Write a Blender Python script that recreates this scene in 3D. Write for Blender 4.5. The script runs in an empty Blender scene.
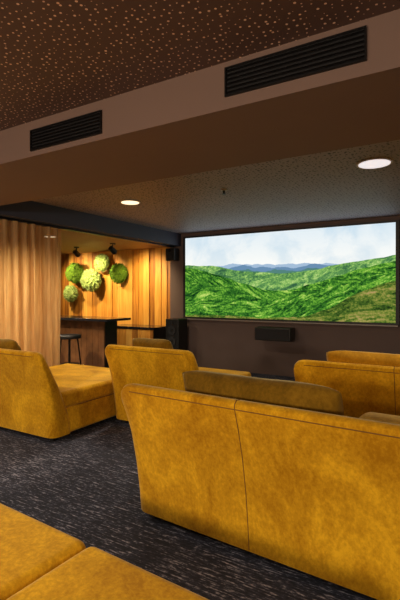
import bpy, bmesh, math, random
from mathutils import Vector, Matrix
random.seed(7)
C=bpy.context.scene.collection
sc=bpy.context.scene
sc.view_settings.view_transform='Standard'
def s2l(c):
    return tuple(((x/255)/12.92 if x/255<=0.04045 else ((x/255+0.055)/1.055)**2.4) for x in c)+(1,)
# ---------- materials ----------
def newmat(n):
    m=bpy.data.materials.new(n); m.use_nodes=True
    nt=m.node_tree; b=nt.nodes['Principled BSDF']; return m,nt,b
def N(nt,t,**k):
    n=nt.nodes.new(t)
    for a,v in k.items(): setattr(n,a,v)
    return n
def ramp(nt,stops,interp='LINEAR'):
    r=N(nt,'ShaderNodeValToRGB'); r.color_ramp.interpolation=interp
    e=r.color_ramp.elements
    while len(e)<len(stops): e.new(0.5)
    for i,(p,c) in enumerate(stops):
        e[i].position=p; e[i].color=c if isinstance(c,tuple) else (c,c,c,1)
    return r
def coords(nt,scale=(1,1,1),rot=(0,0,0)):
    t=N(nt,'ShaderNodeTexCoord'); m=N(nt,'ShaderNodeMapping')
    m.inputs['Scale'].default_value=scale; m.inputs['Rotation'].default_value=rot
    nt.links.new(t.outputs['Object'],m.inputs['Vector']); return m.outputs['Vector']
def noise(nt,vec,scale,detail=4,rough=.55,dist=0):
    n=N(nt,'ShaderNodeTexNoise'); n.inputs['Scale'].default_value=scale
    n.inputs['Detail'].default_value=detail; n.inputs['Roughness'].default_value=rough; n.inputs['Distortion'].default_value=dist
    nt.links.new(vec,n.inputs['Vector']); return n
def math_(nt,op,a,b=None):
    m=N(nt,'ShaderNodeMath',operation=op)
    for i,x in enumerate((a,b)):
        if x is None: continue
        if isinstance(x,(int,float)): m.inputs[i].default_value=x
        else: nt.links.new(x,m.inputs[i])
    return m.outputs[0]
def mixc(nt,f,a,b):
    m=N(nt,'ShaderNodeMix',data_type='RGBA')
    if isinstance(f,(int,float)): m.inputs[0].default_value=f
    else: nt.links.new(f,m.inputs[0])
    for i,x in ((6,a),(7,b)):
        if isinstance(x,tuple): m.inputs[i].default_value=x
        else: nt.links.new(x,m.inputs[i])
    return m.outputs[2]
def bump(nt,b,h,strength=.2,dist=.01):
    bp=N(nt,'ShaderNodeBump'); bp.inputs['Strength'].default_value=strength; bp.inputs['Distance'].default_value=dist
    nt.links.new(h,bp.inputs['Height']); nt.links.new(bp.outputs[0],b.inputs['Normal'])
def plain(n,c,rough=.6,var=.12,scale=6,metal=0):
    m,nt,b=newmat(n); v=coords(nt); ns=noise(nt,v,scale)
    a=tuple(x*(1-var) for x in c[:3])+(1,); d=tuple(min(1,x*(1+var)) for x in c[:3])+(1,)
    r=ramp(nt,[(.3,a),(.7,d)]); nt.links.new(ns.outputs['Fac'],r.inputs[0]); nt.links.new(r.outputs[0],b.inputs['Base Color'])
    b.inputs['Roughness'].default_value=rough; b.inputs['Metallic'].default_value=metal; return m
def emis(n,c,s):
    m,nt,b=newmat(n); b.inputs['Base Color'].default_value=c
    b.inputs['Emission Color'].default_value=c; b.inputs['Emission Strength'].default_value=s; return m
def velvet(n,dark,light,scale=3.4):
    m,nt,b=newmat(n)
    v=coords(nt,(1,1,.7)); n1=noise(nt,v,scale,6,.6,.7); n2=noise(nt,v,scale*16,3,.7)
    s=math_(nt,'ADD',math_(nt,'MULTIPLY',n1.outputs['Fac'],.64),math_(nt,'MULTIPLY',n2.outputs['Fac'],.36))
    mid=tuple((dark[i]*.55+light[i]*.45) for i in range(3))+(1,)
    r=ramp(nt,[(.37,dark),(.5,mid),(.62,light)]); nt.links.new(s,r.inputs[0]); nt.links.new(r.outputs[0],b.inputs['Base Color'])  # mottling puts the nap's view-dependent sheen patches into the base colour
    b.inputs['Roughness'].default_value=.95; b.inputs['Specular IOR Level'].default_value=.15
    b.inputs['Sheen Weight'].default_value=.5; b.inputs['Sheen Roughness'].default_value=.35
    b.inputs['Sheen Tint'].default_value=(1,.86,.45,1)
    n3=noise(nt,coords(nt),220,2,.6); bump(nt,b,n3.outputs['Fac'],.2,.002); return m
def perforated(n,base,dot,sc_=26,r0=.09,r1=.15):
    m,nt,b=newmat(n); v=coords(nt)
    vo=N(nt,'ShaderNodeTexVoronoi',voronoi_dimensions='2D'); vo.inputs['Scale'].default_value=sc_; vo.inputs['Randomness'].default_value=.7
    nt.links.new(v,vo.inputs['Vector'])
    sep=N(nt,'ShaderNodeSeparateColor'); nt.links.new(vo.outputs['Color'],sep.inputs[0])
    th=math_(nt,'ADD',math_(nt,'MULTIPLY',sep.outputs[0],r1),r0)
    f=math_(nt,'LESS_THAN',vo.outputs['Distance'],th)
    c=mixc(nt,f,base,dot); nt.links.new(c,b.inputs['Base Color']); b.inputs['Roughness'].default_value=.6
    return m
def carpet():
    m,nt,b=newmat('carpet_streaks')
    a=noise(nt,coords(nt,(7,90,1)),1,3,.6)
    c=noise(nt,coords(nt,(32,75,1)),1,3,.65); d=noise(nt,coords(nt),1.5,3)
    s=math_(nt,'ADD',math_(nt,'MULTIPLY',a.outputs['Fac'],.55),math_(nt,'MULTIPLY',c.outputs['Fac'],.45))
    s=math_(nt,'ADD',s,math_(nt,'MULTIPLY',math_(nt,'SUBTRACT',d.outputs['Fac'],.5),.15))
    r=ramp(nt,[(.45,s2l((22,25,38))),(.54,s2l((46,50,68))),(.63,s2l((150,148,162)))]); nt.links.new(s,r.inputs[0]); nt.links.new(r.outputs[0],b.inputs['Base Color'])
    b.inputs['Roughness'].default_value=.95; bump(nt,b,s,.5,.01); return m
def wood():
    m,nt,b=newmat('larch_planks'); v=coords(nt,(1,1,1))
    sx=N(nt,'ShaderNodeSeparateXYZ'); nt.links.new(v,sx.inputs[0])
    pid=math_(nt,'FLOOR',math_(nt,'MULTIPLY',sx.outputs[0],1/.14))
    wn=N(nt,'ShaderNodeTexWhiteNoise',noise_dimensions='1D'); nt.links.new(pid,wn.inputs['W'])
    g=noise(nt,coords(nt,(22,22,1.3)),1,5,.6,.8)
    s=math_(nt,'ADD',math_(nt,'MULTIPLY',g.outputs['Fac'],.6),math_(nt,'MULTIPLY',wn.outputs['Value'],.4))
    r=ramp(nt,[(.22,s2l((120,66,16))),(.5,s2l((212,142,46))),(.78,s2l((244,190,90)))]); nt.links.new(s,r.inputs[0]); nt.links.new(r.outputs[0],b.inputs['Base Color'])
    b.inputs['Roughness'].default_value=.55; return m
MW=wood(); MC=carpet()
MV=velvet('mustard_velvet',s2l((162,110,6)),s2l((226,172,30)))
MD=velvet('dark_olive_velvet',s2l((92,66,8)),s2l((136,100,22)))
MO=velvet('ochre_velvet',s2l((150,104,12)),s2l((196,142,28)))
MSEAM=plain('seam_thread',s2l((116,76,12)),.8)
MWALL=plain('taupe_wall_paint',s2l((98,80,74)),.75,.04,3)
MBEAM=plain('beam_paint',s2l((116,92,80)),.7,.03,2)
MBULK=plain('dark_bulkhead_paint',s2l((58,60,76)),.6,.04,2)
MALC=plain('alcove_ceiling_paint',s2l((165,130,90)),.6,.04,2)
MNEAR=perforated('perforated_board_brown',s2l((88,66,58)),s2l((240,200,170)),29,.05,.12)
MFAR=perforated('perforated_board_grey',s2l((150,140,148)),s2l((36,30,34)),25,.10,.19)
MBLK=plain('black_plastic',s2l((22,21,22)),.4,.1,20)
MGR=plain('black_grille_cloth',s2l((30,29,31)),.85,.3,150)
MMET=plain('dark_metal',s2l((40,38,38)),.35,.1,20,.8)
MDISC=emis('downlight_glass_warm',(1,.78,.5,1),1.6)
MDISC2=emis('downlight_glass_cool',(.86,.82,.84,1),.9)
MWHT=plain('white_trim_ring',s2l((190,180,170)),.5)
# ---------- geometry helpers ----------
def obj(name,verts,faces,mat,parent=None,smooth=False,bevel=0,seg=3,sub=0):
    me=bpy.data.meshes.new(name); me.from_pydata([tuple(v) for v in verts],[],faces); me.update()
    bm=bmesh.new(); bm.from_mesh(me); bmesh.ops.recalc_face_normals(bm,faces=bm.faces); bm.to_mesh(me); bm.free()
    o=bpy.data.objects.new(name,me); C.objects.link(o); me.materials.append(mat)
    if parent: o.parent=parent
    if smooth or bevel:
        for p in me.polygons: p.use_smooth=True
    if bevel:
        md=o.modifiers.new('b','BEVEL'); md.width=bevel; md.segments=seg; md.limit_method='ANGLE'; md.angle_limit=math.radians(40)
        o.modifiers.new('w','WEIGHTED_NORMAL')
    return o
def box(name,x0,x1,y0,y1,z0,z1,mat,parent=None,bevel=0,seg=3):
    v=[(x,y,z) for x in (x0,x1) for y in (y0,y1) for z in (z0,z1)]
    f=[(0,1,3,2),(4,6,7,5),(0,4,5,1),(2,3,7,6),(0,2,6,4),(1,5,7,3)]
    return obj(name,v,f,mat,parent,bevel=bevel,seg=seg)
def empty(name,loc=(0,0,0)):
    e=bpy.data.objects.new(name,None); C.objects.link(e); e.empty_display_size=.1; return e
def cyl(name,c,r,h,mat,parent=None,axis='Z',n=40,r2=None,bevel=0):
    r2=r if r2 is None else r2; v=[];f=[]
    for k,(rr,t) in enumerate(((r,-h/2),(r2,h/2))):
        for i in range(n):
            a=2*math.pi*i/n; p=(rr*math.cos(a),rr*math.sin(a),t)
            if axis=='Y': p=(p[0],p[2],p[1])
            if axis=='X': p=(p[2],p[0],p[1])
            v.append((c[0]+p[0],c[1]+p[1],c[2]+p[2]))
    f=[(i,(i+1)%n,n+(i+1)%n,n+i) for i in range(n)]+[tuple(range(n)),tuple(range(n,2*n))]
    o=obj(name,v,f,mat,parent)
    if bevel:
        md=o.modifiers.new('b','BEVEL'); md.width=bevel; md.segments=3; md.limit_method='ANGLE'
    return o
def tube(name,pts,r,mat,parent=None,cyclic=False):
    cu=bpy.data.curves.new(name,'CURVE'); cu.dimensions='3D'; cu.bevel_depth=r; cu.bevel_resolution=2
    sp=cu.splines.new('POLY'); sp.points.add(len(pts)-1); sp.use_cyclic_u=cyclic
    for i,p in enumerate(pts): sp.points[i].co=(*p,1)
    cu.materials.append(mat); o=bpy.data.objects.new(name,cu); C.objects.link(o)
    if parent:o.parent=parent
    return o
def pillow(name,c,w,h,t,mat,tilt=0,rotz=0,parent=None,n=26):
    v=[];f=[]
    for s in (1,-1):
        for i in range(n+1):
            for j in range(n+1):
                u=-1+2*i/n; q=-1+2*j/n
                k=(max(0,1-abs(u)**3.2)*max(0,1-abs(q)**2.6))**.5
                xx=w/2*u*(1-.05*(1-q*q)*u*u-.05*abs(q)**3*abs(u)**6); zz=h/2*q*(1-.05*(1-u*u)*q*q-.16*abs(u)**6*abs(q))-.012*(1-u*u)*(q>0)*q
                wr=.006*math.sin(9*u+4*q)*k+.004*math.sin(17*q-7*u)*k
                v.append((xx,s*(t/2*k)+wr,zz))
    m=(n+1)**2
    for s in range(2):
        for i in range(n):
            for j in range(n):
                a=s*m+i*(n+1)+j; f.append((a,a+1,a+n+2,a+n+1))
    M=Matrix.Rotation(rotz,4,'Z')@Matrix.Rotation(tilt,4,'X')
    v=[M@Vector(p) for p in v]
    o=obj(name,v,f,mat,parent,smooth=True); o.location=c
    bm=bmesh.new(); bm.from_mesh(o.data); bmesh.ops.remove_doubles(bm,verts=bm.verts,dist=.0015); bmesh.ops.recalc_face_normals(bm,faces=bm.faces); bm.to_mesh(o.data); bm.free()
    return o
# ---------- sofas ----------
def prof():
    return [(0.0,.05),(-.012,.18),(-.035,.36),(-.07,.54),(-.115,.70),(-.150,.80),(-.150,.825),(-.130,.84),(-.090,.835),
            (-.055,.79),(.02,.65),(.10,.50),(.18,.34),(.24,.18),(.25,.05)]
def outer_y(z):
    P=prof()[:6]
    for a,b in zip(P,P[1:]):
        if a[1]<=z<=b[1]: return a[0]+(b[0]-a[0])*(z-a[1])/(b[1]-a[1])
    return P[-1][0]
def back(name,x0,x1,yb,parent,mat=MV,hs=1.0):
    P=prof(); n=len(P); xs=[]; L=x1-x0; R=.09
    for k in range(9): xs.append((R*(1-math.cos(k/8*math.pi/2)), k/8))
    st=[]
    for d,k in xs: st.append((x0+d,math.sin(k*math.pi/2)))
    m=14
    for i in range(1,m): st.append((x0+R+(L-2*R)*i/m,1))
    for d,k in reversed(xs): st.append((x1-d,math.sin(k*math.pi/2)))
    v=[];f=[]
    for x,s in st:
        for (dy,z) in P:
            mid=(outer_y(min(max(z,.05),.80))+max(-.09,.26-.42*max(0,z-.1)))/2
            sy=.35+.65*s
            topcut=(1-s)*.085*max(0,(z-.5)/.34)
            v.append((x,yb+mid+(dy-mid)*sy,(z-topcut)*hs))
    for i in range(len(st)-1):
        for j in range(n):
            a=i*n+j;b=i*n+(j+1)%n; f.append((a,b,b+n,a+n))
    f.append(tuple(range(n))); f.append(tuple(range((len(st)-1)*n,len(st)*n)))
    o=obj(name,v,f,mat,parent,smooth=True)
    md=o.modifiers.new('e','BEVEL'); md.width=.01; md.segments=2; md.limit_method='ANGLE'; md.angle_limit=math.radians(50)
    return o
def vseam(name,x,yb,parent):
    pts=[(x,yb+outer_y(.06+.74*i/12)+.0005,.06+.74*i/12) for i in range(13)]
    pts+=[(x,yb-.150,.825),(x,yb-.13,.840),(x,yb-.09,.835)]
    return tube(name,pts,.0026,MSEAM,parent)
def sofa(name,x0,x1,yb,depth,seams=(),cush=None,seat_split=(),rot=0,piv=(0,0)):
    e=empty(name)
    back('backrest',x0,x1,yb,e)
    for i,s in enumerate(seams): vseam('back_seam_%d'%(i+1),s,yb,e)
    tube('top_welt',[(x0+.09,yb-.149,.80),(x1-.09,yb-.149,.80)],.003,MSEAM,e)
    ed=[x0+.01]+list(seat_split)+[x1-.01]
    for i in range(len(ed)-1):
        g=.002
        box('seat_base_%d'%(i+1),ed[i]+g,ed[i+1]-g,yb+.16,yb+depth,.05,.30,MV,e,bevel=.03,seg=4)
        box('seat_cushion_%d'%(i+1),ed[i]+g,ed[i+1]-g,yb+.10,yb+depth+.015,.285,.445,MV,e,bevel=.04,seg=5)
    tube('seat_welt',[(x1-.008,yb+.3,.30),(x1-.008,yb+depth-.02,.30)],.004,MSEAM,e)
    if cush:
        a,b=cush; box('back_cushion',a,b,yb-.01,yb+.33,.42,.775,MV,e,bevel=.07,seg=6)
    for i,(px,py) in enumerate([(x0+.1,yb+.08),(x1-.1,yb+.08),(x0+.1,yb+depth-.1),(x1-.1,yb+depth-.1)]):
        cyl('foot_%d'%(i+1),(px,py,.028),.025,.056,MBLK,e,n=16)
    a=math.radians(rot); R=Matrix.Rotation(a,3,'Z'); p=Vector((piv[0],piv[1],0))
    e.rotation_euler=(0,0,a); e.location=p-R@p
    return e
T=math.radians(22)
s=sofa('lounge_sofa',-1.655,1.3,2.04,1.12,seams=(-.885,.35),cush=(-.42,.33),seat_split=(-.885,.35),rot=-3.5,piv=(-1.6,2.0))
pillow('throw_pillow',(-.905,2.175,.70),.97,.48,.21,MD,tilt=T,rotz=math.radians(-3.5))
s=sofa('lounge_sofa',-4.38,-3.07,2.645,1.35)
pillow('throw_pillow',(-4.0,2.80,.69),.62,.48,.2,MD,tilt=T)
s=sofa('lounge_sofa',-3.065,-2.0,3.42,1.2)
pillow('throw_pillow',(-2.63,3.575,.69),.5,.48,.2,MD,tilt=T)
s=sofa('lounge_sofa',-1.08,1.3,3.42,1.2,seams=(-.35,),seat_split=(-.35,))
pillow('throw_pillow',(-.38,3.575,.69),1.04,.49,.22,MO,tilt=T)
s=sofa('lounge_sofa',-2.75,-.42,-.22,1.37,seat_split=(-1.15,),rot=-3,piv=(-1.15,1.15))
# ---------- room shell ----------
box('floor',-8.2,3.2,-2.4,7.1,-.1,0,MC)
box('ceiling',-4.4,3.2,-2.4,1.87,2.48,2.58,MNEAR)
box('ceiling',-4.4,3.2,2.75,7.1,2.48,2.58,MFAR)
box('ceiling_beam',-4.4,3.2,1.87,2.75,2.25,2.58,MBEAM)
box('ceiling_bulkhead',-4.6,-4.4,-2.4,6.8,2.25,2.58,MBULK)
box('ceiling_alcove',-8.2,-4.6,-2.4,7.1,2.25,2.58,MALC)
box('wall_front',-4.65,3.2,6.8,7.1,0,2.48,MWALL)
box('wall_right',3.1,3.2,-2.4,6.8,0,2.48,MWALL)
box('wall_back',-8.2,3.1,-2.4,-2.3,0,2.25,MBEAM)
box('wall_back_upper',-4.4,3.1,-2.4,-2.3,2.25,2.48,MBEAM)
box('wall_left',-4.6,-4.45,-2.3,1.9,0,2.25,MWALL)
box('wall_alcove_left',-8.2,-8.1,-2.3,7.1,0,2.25,MALC)
e=empty('wall_wood_cladding')
x=-8.1;i=0
while x<-4.66:
    w=.14; d=random.uniform(0,.018)
    box('plank_%d'%(i+1),x+.003,min(x+w-.003,-4.655),6.84-d,6.88,0,2.25,MW,e,bevel=.003,seg=1); x+=w;i+=1
box('cladding_back',-8.1,-4.65,6.88,7.1,0,2.25,MBLK,e)
# ---------- projection screen ----------
def screenmat():
    m,nt,b=newmat('projected_landscape'); nt.nodes.remove(b); out=nt.nodes['Material Output']
    t=N(nt,'ShaderNodeTexCoord'); sx=N(nt,'ShaderNodeSeparateXYZ'); nt.links.new(t.outputs['Object'],sx.inputs[0])
    u=math_(nt,'DIVIDE',math_(nt,'ADD',sx.outputs[0],4.27),3.57)
    v=math_(nt,'DIVIDE',math_(nt,'SUBTRACT',sx.outputs[2],.93),1.45)
    def comb(a,b_,off=0):
        cb=N(nt,'ShaderNodeCombineXYZ')
        for i,x in enumerate((a,b_)):
            if isinstance(x,(int,float)): cb.inputs[i].default_value=x
            else: nt.links.new(x,cb.inputs[i])
        cb.inputs[2].default_value=off; return cb.outputs[0]
    V=comb(math_(nt,'MULTIPLY',u,2.46),v)
    def ridge(stops,amp,scale,off):
        r=ramp(nt,stops,'B_SPLINE'); nt.links.new(u,r.inputs[0])
        n=noise(nt,comb(u,off),scale,5,.5)
        h=math_(nt,'ADD',r.outputs[0],math_(nt,'MULTIPLY',math_(nt,'SUBTRACT',n.outputs['Fac'],.5),amp))
        return h, math_(nt,'LESS_THAN',v,h)
    cl=noise(nt,V,2.2,5,.6,.3)
    sk=ramp(nt,[(.36,s2l((196,220,238))),(.54,s2l((250,252,252)))]); nt.links.new(cl.outputs['Fac'],sk.inputs[0])
    sg=ramp(nt,[(.62,s2l((255,254,246))),(.98,s2l((206,228,240)))]); nt.links.new(v,sg.inputs[0])
    col=mixc(nt,.5,sk.outputs[0],sg.outputs[0])
    h,mk=ridge([(0,.60),(.3,.66),(.6,.63),(1,.6)],.12,9,1.3); col=mixc(nt,mk,col,s2l((164,190,216)))
    h,mk=ridge([(0,.60),(.3,.62),(.5,.58),(.7,.61),(1,.6)],.14,11,5.1); col=mixc(nt,mk,col,s2l((106,142,176)))
    h,mk=ridge([(0,.60),(.3,.57),(.5,.54),(.7,.57),(1,.6)],.12,13,7.7); col=mixc(nt,mk,col,s2l((84,132,124)))
    def hills(stops,pal,amp,sc_,off,shear,fs):
        h,mk=ridge(stops,amp,sc_,off)
        depth=math_(nt,'SUBTRACT',h,v)
        su=math_(nt,'ADD',u,math_(nt,'MULTIPLY',depth,shear))
        sp=noise(nt,comb(math_(nt,'MULTIPLY',su,fs),math_(nt,'MULTIPLY',depth,fs*.6),off),1,5,.65,1.5)
        fine=noise(nt,comb(math_(nt,'MULTIPLY',u,2.46),v,off),42,6,.8,.3)
        s=math_(nt,'ADD',math_(nt,'MULTIPLY',sp.outputs['Fac'],.58),math_(nt,'MULTIPLY',fine.outputs['Fac'],.46))
        r=ramp(nt,pal); nt.links.new(s,r.inputs[0]); return r.outputs[0],mk
    g1=[(.42,s2l((52,96,66))),(.50,s2l((90,144,80))),(.57,s2l((140,190,96))),(.65,s2l((200,222,142)))]
    c,mk=hills([(0,.66),(.2,.63),(.45,.50),(.65,.54),(.85,.64),(1,.68)],g1,.06,8,.4,.5,18); col=mixc(nt,mk,col,c)
    g2=[(.42,s2l((12,46,20))),(.50,s2l((50,112,36))),(.57,s2l((112,178,54))),(.65,s2l((200,224,112)))]
    c,mk=hills([(0,.64),(.18,.54),(.36,.38),(.5,.3),(.62,.36),(.8,.50),(1,.64)],g2,.09,9,2.0,-.7,16); col=mixc(nt,mk,col,c)
    c,mk=hills([(0,.46),(.2,.40),(.36,.26),(.5,.22),(.66,.34),(.8,.38),(1,.52)],g2,.14,8,4.0,.8,14); col=mixc(nt,mk,col,c)
    g3=[(.42,s2l((30,52,22))),(.50,s2l((74,106,36))),(.57,s2l((134,142,60))),(.65,s2l((184,154,100)))]
    c,mk=hills([(0,.02),(.3,.02),(.6,.02),(.72,.10),(.85,.30),(1,.44)],g3,.10,7,3.4,-.9,14); col=mixc(nt,mk,col,c)
    em=N(nt,'ShaderNodeEmission'); nt.links.new(col,em.inputs[0]); em.inputs[1].default_value=1.0
    nt.links.new(em.outputs[0],out.inputs[0]); return m
e=empty('projection_screen')
obj('picture_surface',[(-4.27,6.742,.93),(-.70,6.742,.93),(-.70,6.742,2.38),(-4.27,6.742,2.38)],[(0,1,2,3)],screenmat(),e)
MFRM=plain('screen_frame',s2l((26,24,25)),.5)
MALU=plain('screen_weight_bar',s2l((150,140,130)),.4,.05,5)
box('backing',-4.30,-.67,6.745,6.795,.90,2.41,MFRM,e)
box('frame_left',-4.31,-4.27,6.73,6.795,.90,2.41,MFRM,e)
box('frame_right',-.70,-.65,6.73,6.795,.90,2.41,MFRM,e)
box('frame_top',-4.27,-.70,6.73,6.795,2.38,2.41,MFRM,e)
box('frame_bottom',-4.27,-.70,6.73,6.795,.89,.93,MFRM,e)
box('weight_bar',-4.3,-.67,6.72,6.73,.882,.90,MALU,e)
# ---------- speakers ----------
e=empty('center_speaker')
box('cabinet',-2.78,-2.18,6.5,6.74,.60,.81,MBLK,e,bevel=.012)
box('grille',-2.76,-2.20,6.488,6.502,.62,.79,MGR,e,bevel=.005)
box('wall_bracket',-2.56,-2.40,6.70,6.8,.62,.76,MMET,e)
e=empty('tower_speaker')
box('cabinet',-4.48,-4.20,6.40,6.70,.04,.90,MBLK,e,bevel=.012)
box('plinth',-4.51,-4.17,6.37,6.72,0,.04,MBLK,e,bevel=.01)
for k,z in enumerate((.28,.50,.70)):
    cyl('driver_%d'%(k+1),(-4.34,6.395,z),.085,.02,MGR,e,axis='Y'); cyl('driver_cone_%d'%(k+1),(-4.34,6.383,z),.03,.01,MBLK,e,axis='Y')
cyl('tweeter',(-4.34,6.395,.83),.03,.02,MGR,e,axis='Y')
e=empty('wall_speaker')
box('cabinet',-4.62,-4.42,6.6,6.76,1.97,2.20,MBLK,e,bevel=.012)
box('bracket',-4.55,-4.49,6.75,6.8,2.04,2.12,MMET,e)
cyl('woofer',(-4.52,6.597,2.05),.065,.012,MGR,e,axis='Y'); cyl('tweeter',(-4.52,6.597,2.155),.025,.012,MMET,e,axis='Y')
# ---------- vents ----------
def vent(x0,x1,z0,z1):
    e=empty('air_vent'); y=1.87
    box('recess',x0,x1,y-.004,y,z0,z1,MBLK,e)
    t=.008
    box('rim_top',x0-t,x1+t,y-.012,y,z1,z1+t,MMET,e); box('rim_bottom',x0-t,x1+t,y-.012,y,z0-t,z0,MMET,e)
    box('rim_left',x0-t,x0,y-.012,y,z0,z1,MMET,e); box('rim_right',x1,x1+t,y-.012,y,z0,z1,MMET,e)
    n=6
    for k in range(n):
        z=z0+(k+.5)*(z1-z0)/n
        v=[(x0,y-.012,z-.006),(x1,y-.012,z-.006),(x1,y-.003,z+.006),(x0,y-.003,z+.006),(x0,y-.012,z-.004),(x1,y-.012,z-.004),(x1,y-.003,z+.008),(x0,y-.003,z+.008)]
        obj('slat_%d'%(k+1),v,[(0,1,2,3),(4,5,6,7),(0,1,5,4),(2,3,7,6),(1,2,6,5),(0,3,7,4)],MMET,e)
vent(-.945,-.31,2.315,2.44); vent(-2.37,-1.765,2.29,2.41)
# ---------- lamps ----------
def light(name,kind,loc,energy,col,rot=(0,0,0),size=.2,spot=120,blend=.8,parent=None):
    l=bpy.data.lights.new(name,kind); l.energy=energy; l.color=col
    if kind=='AREA': l.size=size; l.shape='DISK'
    elif kind=='SPOT': l.spot_size=math.radians(spot); l.spot_blend=blend; l.shadow_soft_size=size
    else: l.shadow_soft_size=size
    o=bpy.data.objects.new(name,l); o.location=loc; o.rotation_euler=rot; C.objects.link(o)
    if parent: o.parent=parent
    return o
WARM=(1,.84,.63)
def downlight(x,y,r,E,mat,z=2.48,col=WARM):
    e=empty('recessed_downlight')
    cyl('trim_ring',(x,y,z-.004),r,.008,MWHT,e); cyl('diffuser',(x,y,z-.009),r*.86,.006,mat,e)
    light('lamp','SPOT',(x,y,z-.03),E,col,size=.08,spot=150,blend=.9,parent=e)
downlight(-.58,3.96,.15,110,MDISC2); downlight(-3.41,4.12,.125,130,MDISC)
downlight(-.6,-.9,.13,110,MDISC); downlight(-2.3,-.6,.13,150,MDISC); downlight(-3.7,1.0,.13,170,MDISC); downlight(1.3,-.3,.13,90,MDISC)  # unseen near-ceiling downlights, added to light the sofa backs
e=empty('ceiling_sprinkler'); cyl('rose',(-2.14,4.16,2.476),.035,.008,MWHT,e,n=24); cyl('head',(-2.14,4.16,2.455),.012,.04,MMET,e,n=16); cyl('deflector',(-2.14,4.16,2.434),.022,.004,MMET,e,n=20)
for x in (-3.4,-1.2,1.6):  # unseen rear-wall fill lights, added to brighten the near ceiling and sofa backs
    e=empty('added_rear_fill'); box('fill_housing',x-.12,x+.12,-2.3,-2.2,1.5,1.75,MWHT,e,bevel=.01)
    light('lamp','AREA',(x,-2.1,1.6),50,(1,.81,.62),rot=(math.radians(72),0,0),size=.3,parent=e)
def spot(x,y,tx,ty,tz,E):
    e=empty('ceiling_spotlight')
    cyl('mount',(x,y,2.24),.05,.02,MBLK,e,n=24); cyl('stem',(x,y,2.2),.012,.08,MBLK,e,n=12)
    d=(Vector((tx,ty,tz))-Vector((x,y,2.13))).normalized(); q=d.to_track_quat('Z','Y')
    c=cyl('can',(0,0,0),.045,.13,MBLK,e,n=28,r2=.05); c.location=(x,y,2.13); c.rotation_mode='QUATERNION'; c.rotation_quaternion=q
    l=cyl('lens',(0,0,.067),.04,.004,MDISC,e,n=28); l.location=(x,y,2.13); l.rotation_mode='QUATERNION'; l.rotation_quaternion=q
    p=Vector((x,y,2.13))+d*.09; light('lamp','SPOT',p,E,(1,.76,.42),rot=d.to_track_quat('-Z','Y').to_euler(),size=.03,spot=90,blend=.9,parent=e)
spot(-6.2,5.9,-6.3,6.85,1.5,115); spot(-7.2,5.8,-7.0,6.85,1.5,115); spot(-5.2,5.8,-5.2,6.85,1.4,120)
downlight(-5.3,2.6,.1,300,MDISC,2.25,(1,.80,.50)); downlight(-5.3,3.5,.1,330,MDISC,2.25,(1,.80,.48)); downlight(-6.6,4.4,.1,130,MDISC,2.25); downlight(-5.4,4.6,.1,90,MDISC,2.25)
# ---------- curtain ----------
def curtainmat():
    m,nt,b=newmat('sheer_curtain'); out=nt.nodes['Material Output']
    n=noise(nt,coords(nt,(40,40,3)),1,4); r=ramp(nt,[(.3,s2l((196,156,104))),(.7,s2l((228,192,138)))]); nt.links.new(n.outputs['Fac'],r.inputs[0])
    nt.links.new(r.outputs[0],b.inputs['Base Color']); b.inputs['Roughness'].default_value=.8
    t=N(nt,'ShaderNodeBsdfTranslucent'); nt.links.new(r.outputs[0],t.inputs[0]); mx=N(nt,'ShaderNodeMixShader'); mx.inputs[0].default_value=.5
    nt.links.new(b.outputs[0],mx.inputs[1]); nt.links.new(t.outputs[0],mx.inputs[2])
    tr=N(nt,'ShaderNodeBsdfTransparent'); m2=N(nt,'ShaderNodeMixShader'); m2.inputs[0].default_value=.22
    nt.links.new(mx.outputs[0],m2.inputs[1]); nt.links.new(tr.outputs[0],m2.inputs[2]); nt.links.new(m2.outputs[0],out.inputs[0]); return m
e=empty('sheer_curtain'); v=[];f=[]; ny,nz=480,14; y0,y1=1.92,4.05
for i in range(ny+1):
    y=y0+(y1-y0)*i/ny
    for j in range(nz+1):
        z=.02+2.2*j/nz; k=.8+.2*(1-j/nz)
        w=.07*math.sin(y*48+.9*math.sin(y*7))+.015*math.sin(y*23+1+.4*z)
        v.append((-4.54+w*k,y+.014*math.sin(y*96+z)*k,z))
for i in range(ny):
    for j in range(nz):
        a=i*(nz+1)+j; f.append((a,a+1,a+nz+2,a+nz+1))
obj('drape',v,f,curtainmat(),e,smooth=True)
box('curtain_rail',-4.54,-4.50,1.92,6.7,2.222,2.25,MMET,e)
# ---------- moss balls ----------
def moss(n,c1,c2):
    m,nt,b=newmat(n); a=noise(nt,coords(nt),40,3); r=ramp(nt,[(.35,c1),(.65,c2)]); nt.links.new(a.outputs['Fac'],r.inputs[0]); nt.links.new(r.outputs[0],b.inputs['Base Color']); b.inputs['Roughness'].default_value=.9; return m
MG=moss('green_moss',s2l((48,86,8)),s2l((128,170,28))); ML=moss('pale_lichen',s2l((96,132,50)),s2l((196,216,130)))
def ball(x,z,r,mat):
    bm=bmesh.new(); bmesh.ops.create_icosphere(bm,subdivisions=4,radius=r*.84)
    for q in bm.verts: q.co*=1+random.uniform(-.09,.07)
    for k in range(1500):
        d=Vector((random.gauss(0,1),random.gauss(0,1),random.gauss(0,1))).normalized(); p=d*r*random.uniform(.82,.96)
        t=d.orthogonal().normalized(); t=Matrix.Rotation(random.uniform(0,6.28),3,d)@t; b2=d.cross(t); s=r*random.uniform(.07,.13)
        tip=p+d*s*random.uniform(.3,1.2)+t*s*.6
        vs=[bm.verts.new(p-t*s*.6),bm.verts.new(p+b2*s*.5),bm.verts.new(tip),bm.verts.new(p-b2*s*.5)]; bm.faces.new(vs)
    me=bpy.data.meshes.new('moss_ball'); bm.to_mesh(me); bm.free(); me.materials.append(mat)
    o=bpy.data.objects.new('moss_ball',me); o.location=(x,6.818-r*.80,z); o.scale=(1,.72,1); C.objects.link(o)
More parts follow.
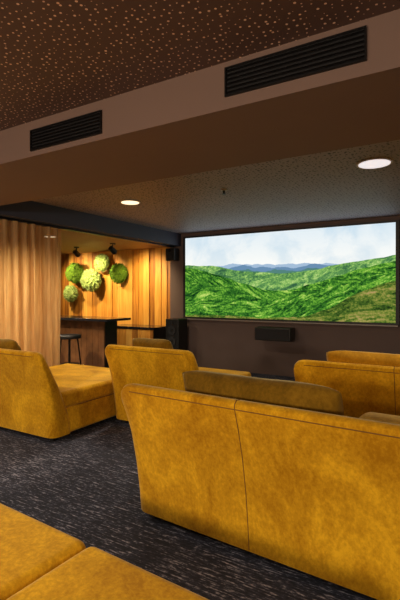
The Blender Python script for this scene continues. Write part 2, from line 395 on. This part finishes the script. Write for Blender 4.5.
for x,z,r,m in ((-7.02,1.80,.23,MG),(-6.53,1.64,.25,ML),(-6.27,2.0,.19,ML),(-5.81,1.77,.21,MG),(-7.18,1.36,.19,ML)): ball(x,z,r,m)
# ---------- bar ----------
e=empty('bar_table'); MTOP=plain('black_table_top',s2l((30,32,38)),.15,.1,4)
MDW=plain('dark_stained_wood',s2l((110,72,42)),.5,.25,9)
box('table_top',-6.6,-4.7,5.1,5.7,.91,.95,MTOP,e,bevel=.006)
for k in range(12): box('body_plank_%d'%(k+1),-6.5+k*.13+.002,-6.5+(k+1)*.13-.002,5.30,5.33,.08,.91,MDW,e,bevel=.003,seg=1)
box('body',-6.5,-4.94,5.33,5.62,.08,.91,MBLK,e); box('plinth',-6.46,-4.98,5.36,5.6,0,.08,MBLK,e)
def stool(x,y):
    e=empty('bar_stool'); cyl('seat',(x,y,.68),.18,.06,MBLK,e,bevel=.02); cyl('footring',(x,y,.25),.15,.015,MMET,e)
    for k in range(4):
        a=math.pi/4+k*math.pi/2; tube('leg_%d'%(k+1),[(x+.12*math.cos(a),y+.12*math.sin(a),.66),(x+.2*math.cos(a),y+.2*math.sin(a),.01)],.012,MMET,e)
stool(-5.2,4.8); stool(-5.9,4.8)
e=empty('low_sideboard')
box('top',-5.78,-4.66,6.28,6.80,.70,.74,MTOP,e,bevel=.004)
box('carcass',-5.74,-4.70,6.34,6.80,.02,.70,MBLK,e)
for k in range(8): box('front_plank_%d'%(k+1),-5.74+k*.13+.002,-5.74+(k+1)*.13-.002,6.31,6.34,.04,.69,MW,e,bevel=.003,seg=1)
# ---------- camera ----------
cam=bpy.data.cameras.new('camera'); co=bpy.data.objects.new('camera',cam); C.objects.link(co)
co.location=(0,0,1.35); co.rotation_euler=(math.radians(90),0,math.radians(30.4))
cam.sensor_width=36; cam.lens=430/600*36; cam.shift_y=-6/600; cam.clip_start=.02
sc.camera=co
w=bpy.data.worlds.new('world'); sc.world=w; w.use_nodes=True; w.node_tree.nodes['Background'].inputs[0].default_value=(.05,.045,.05,1)
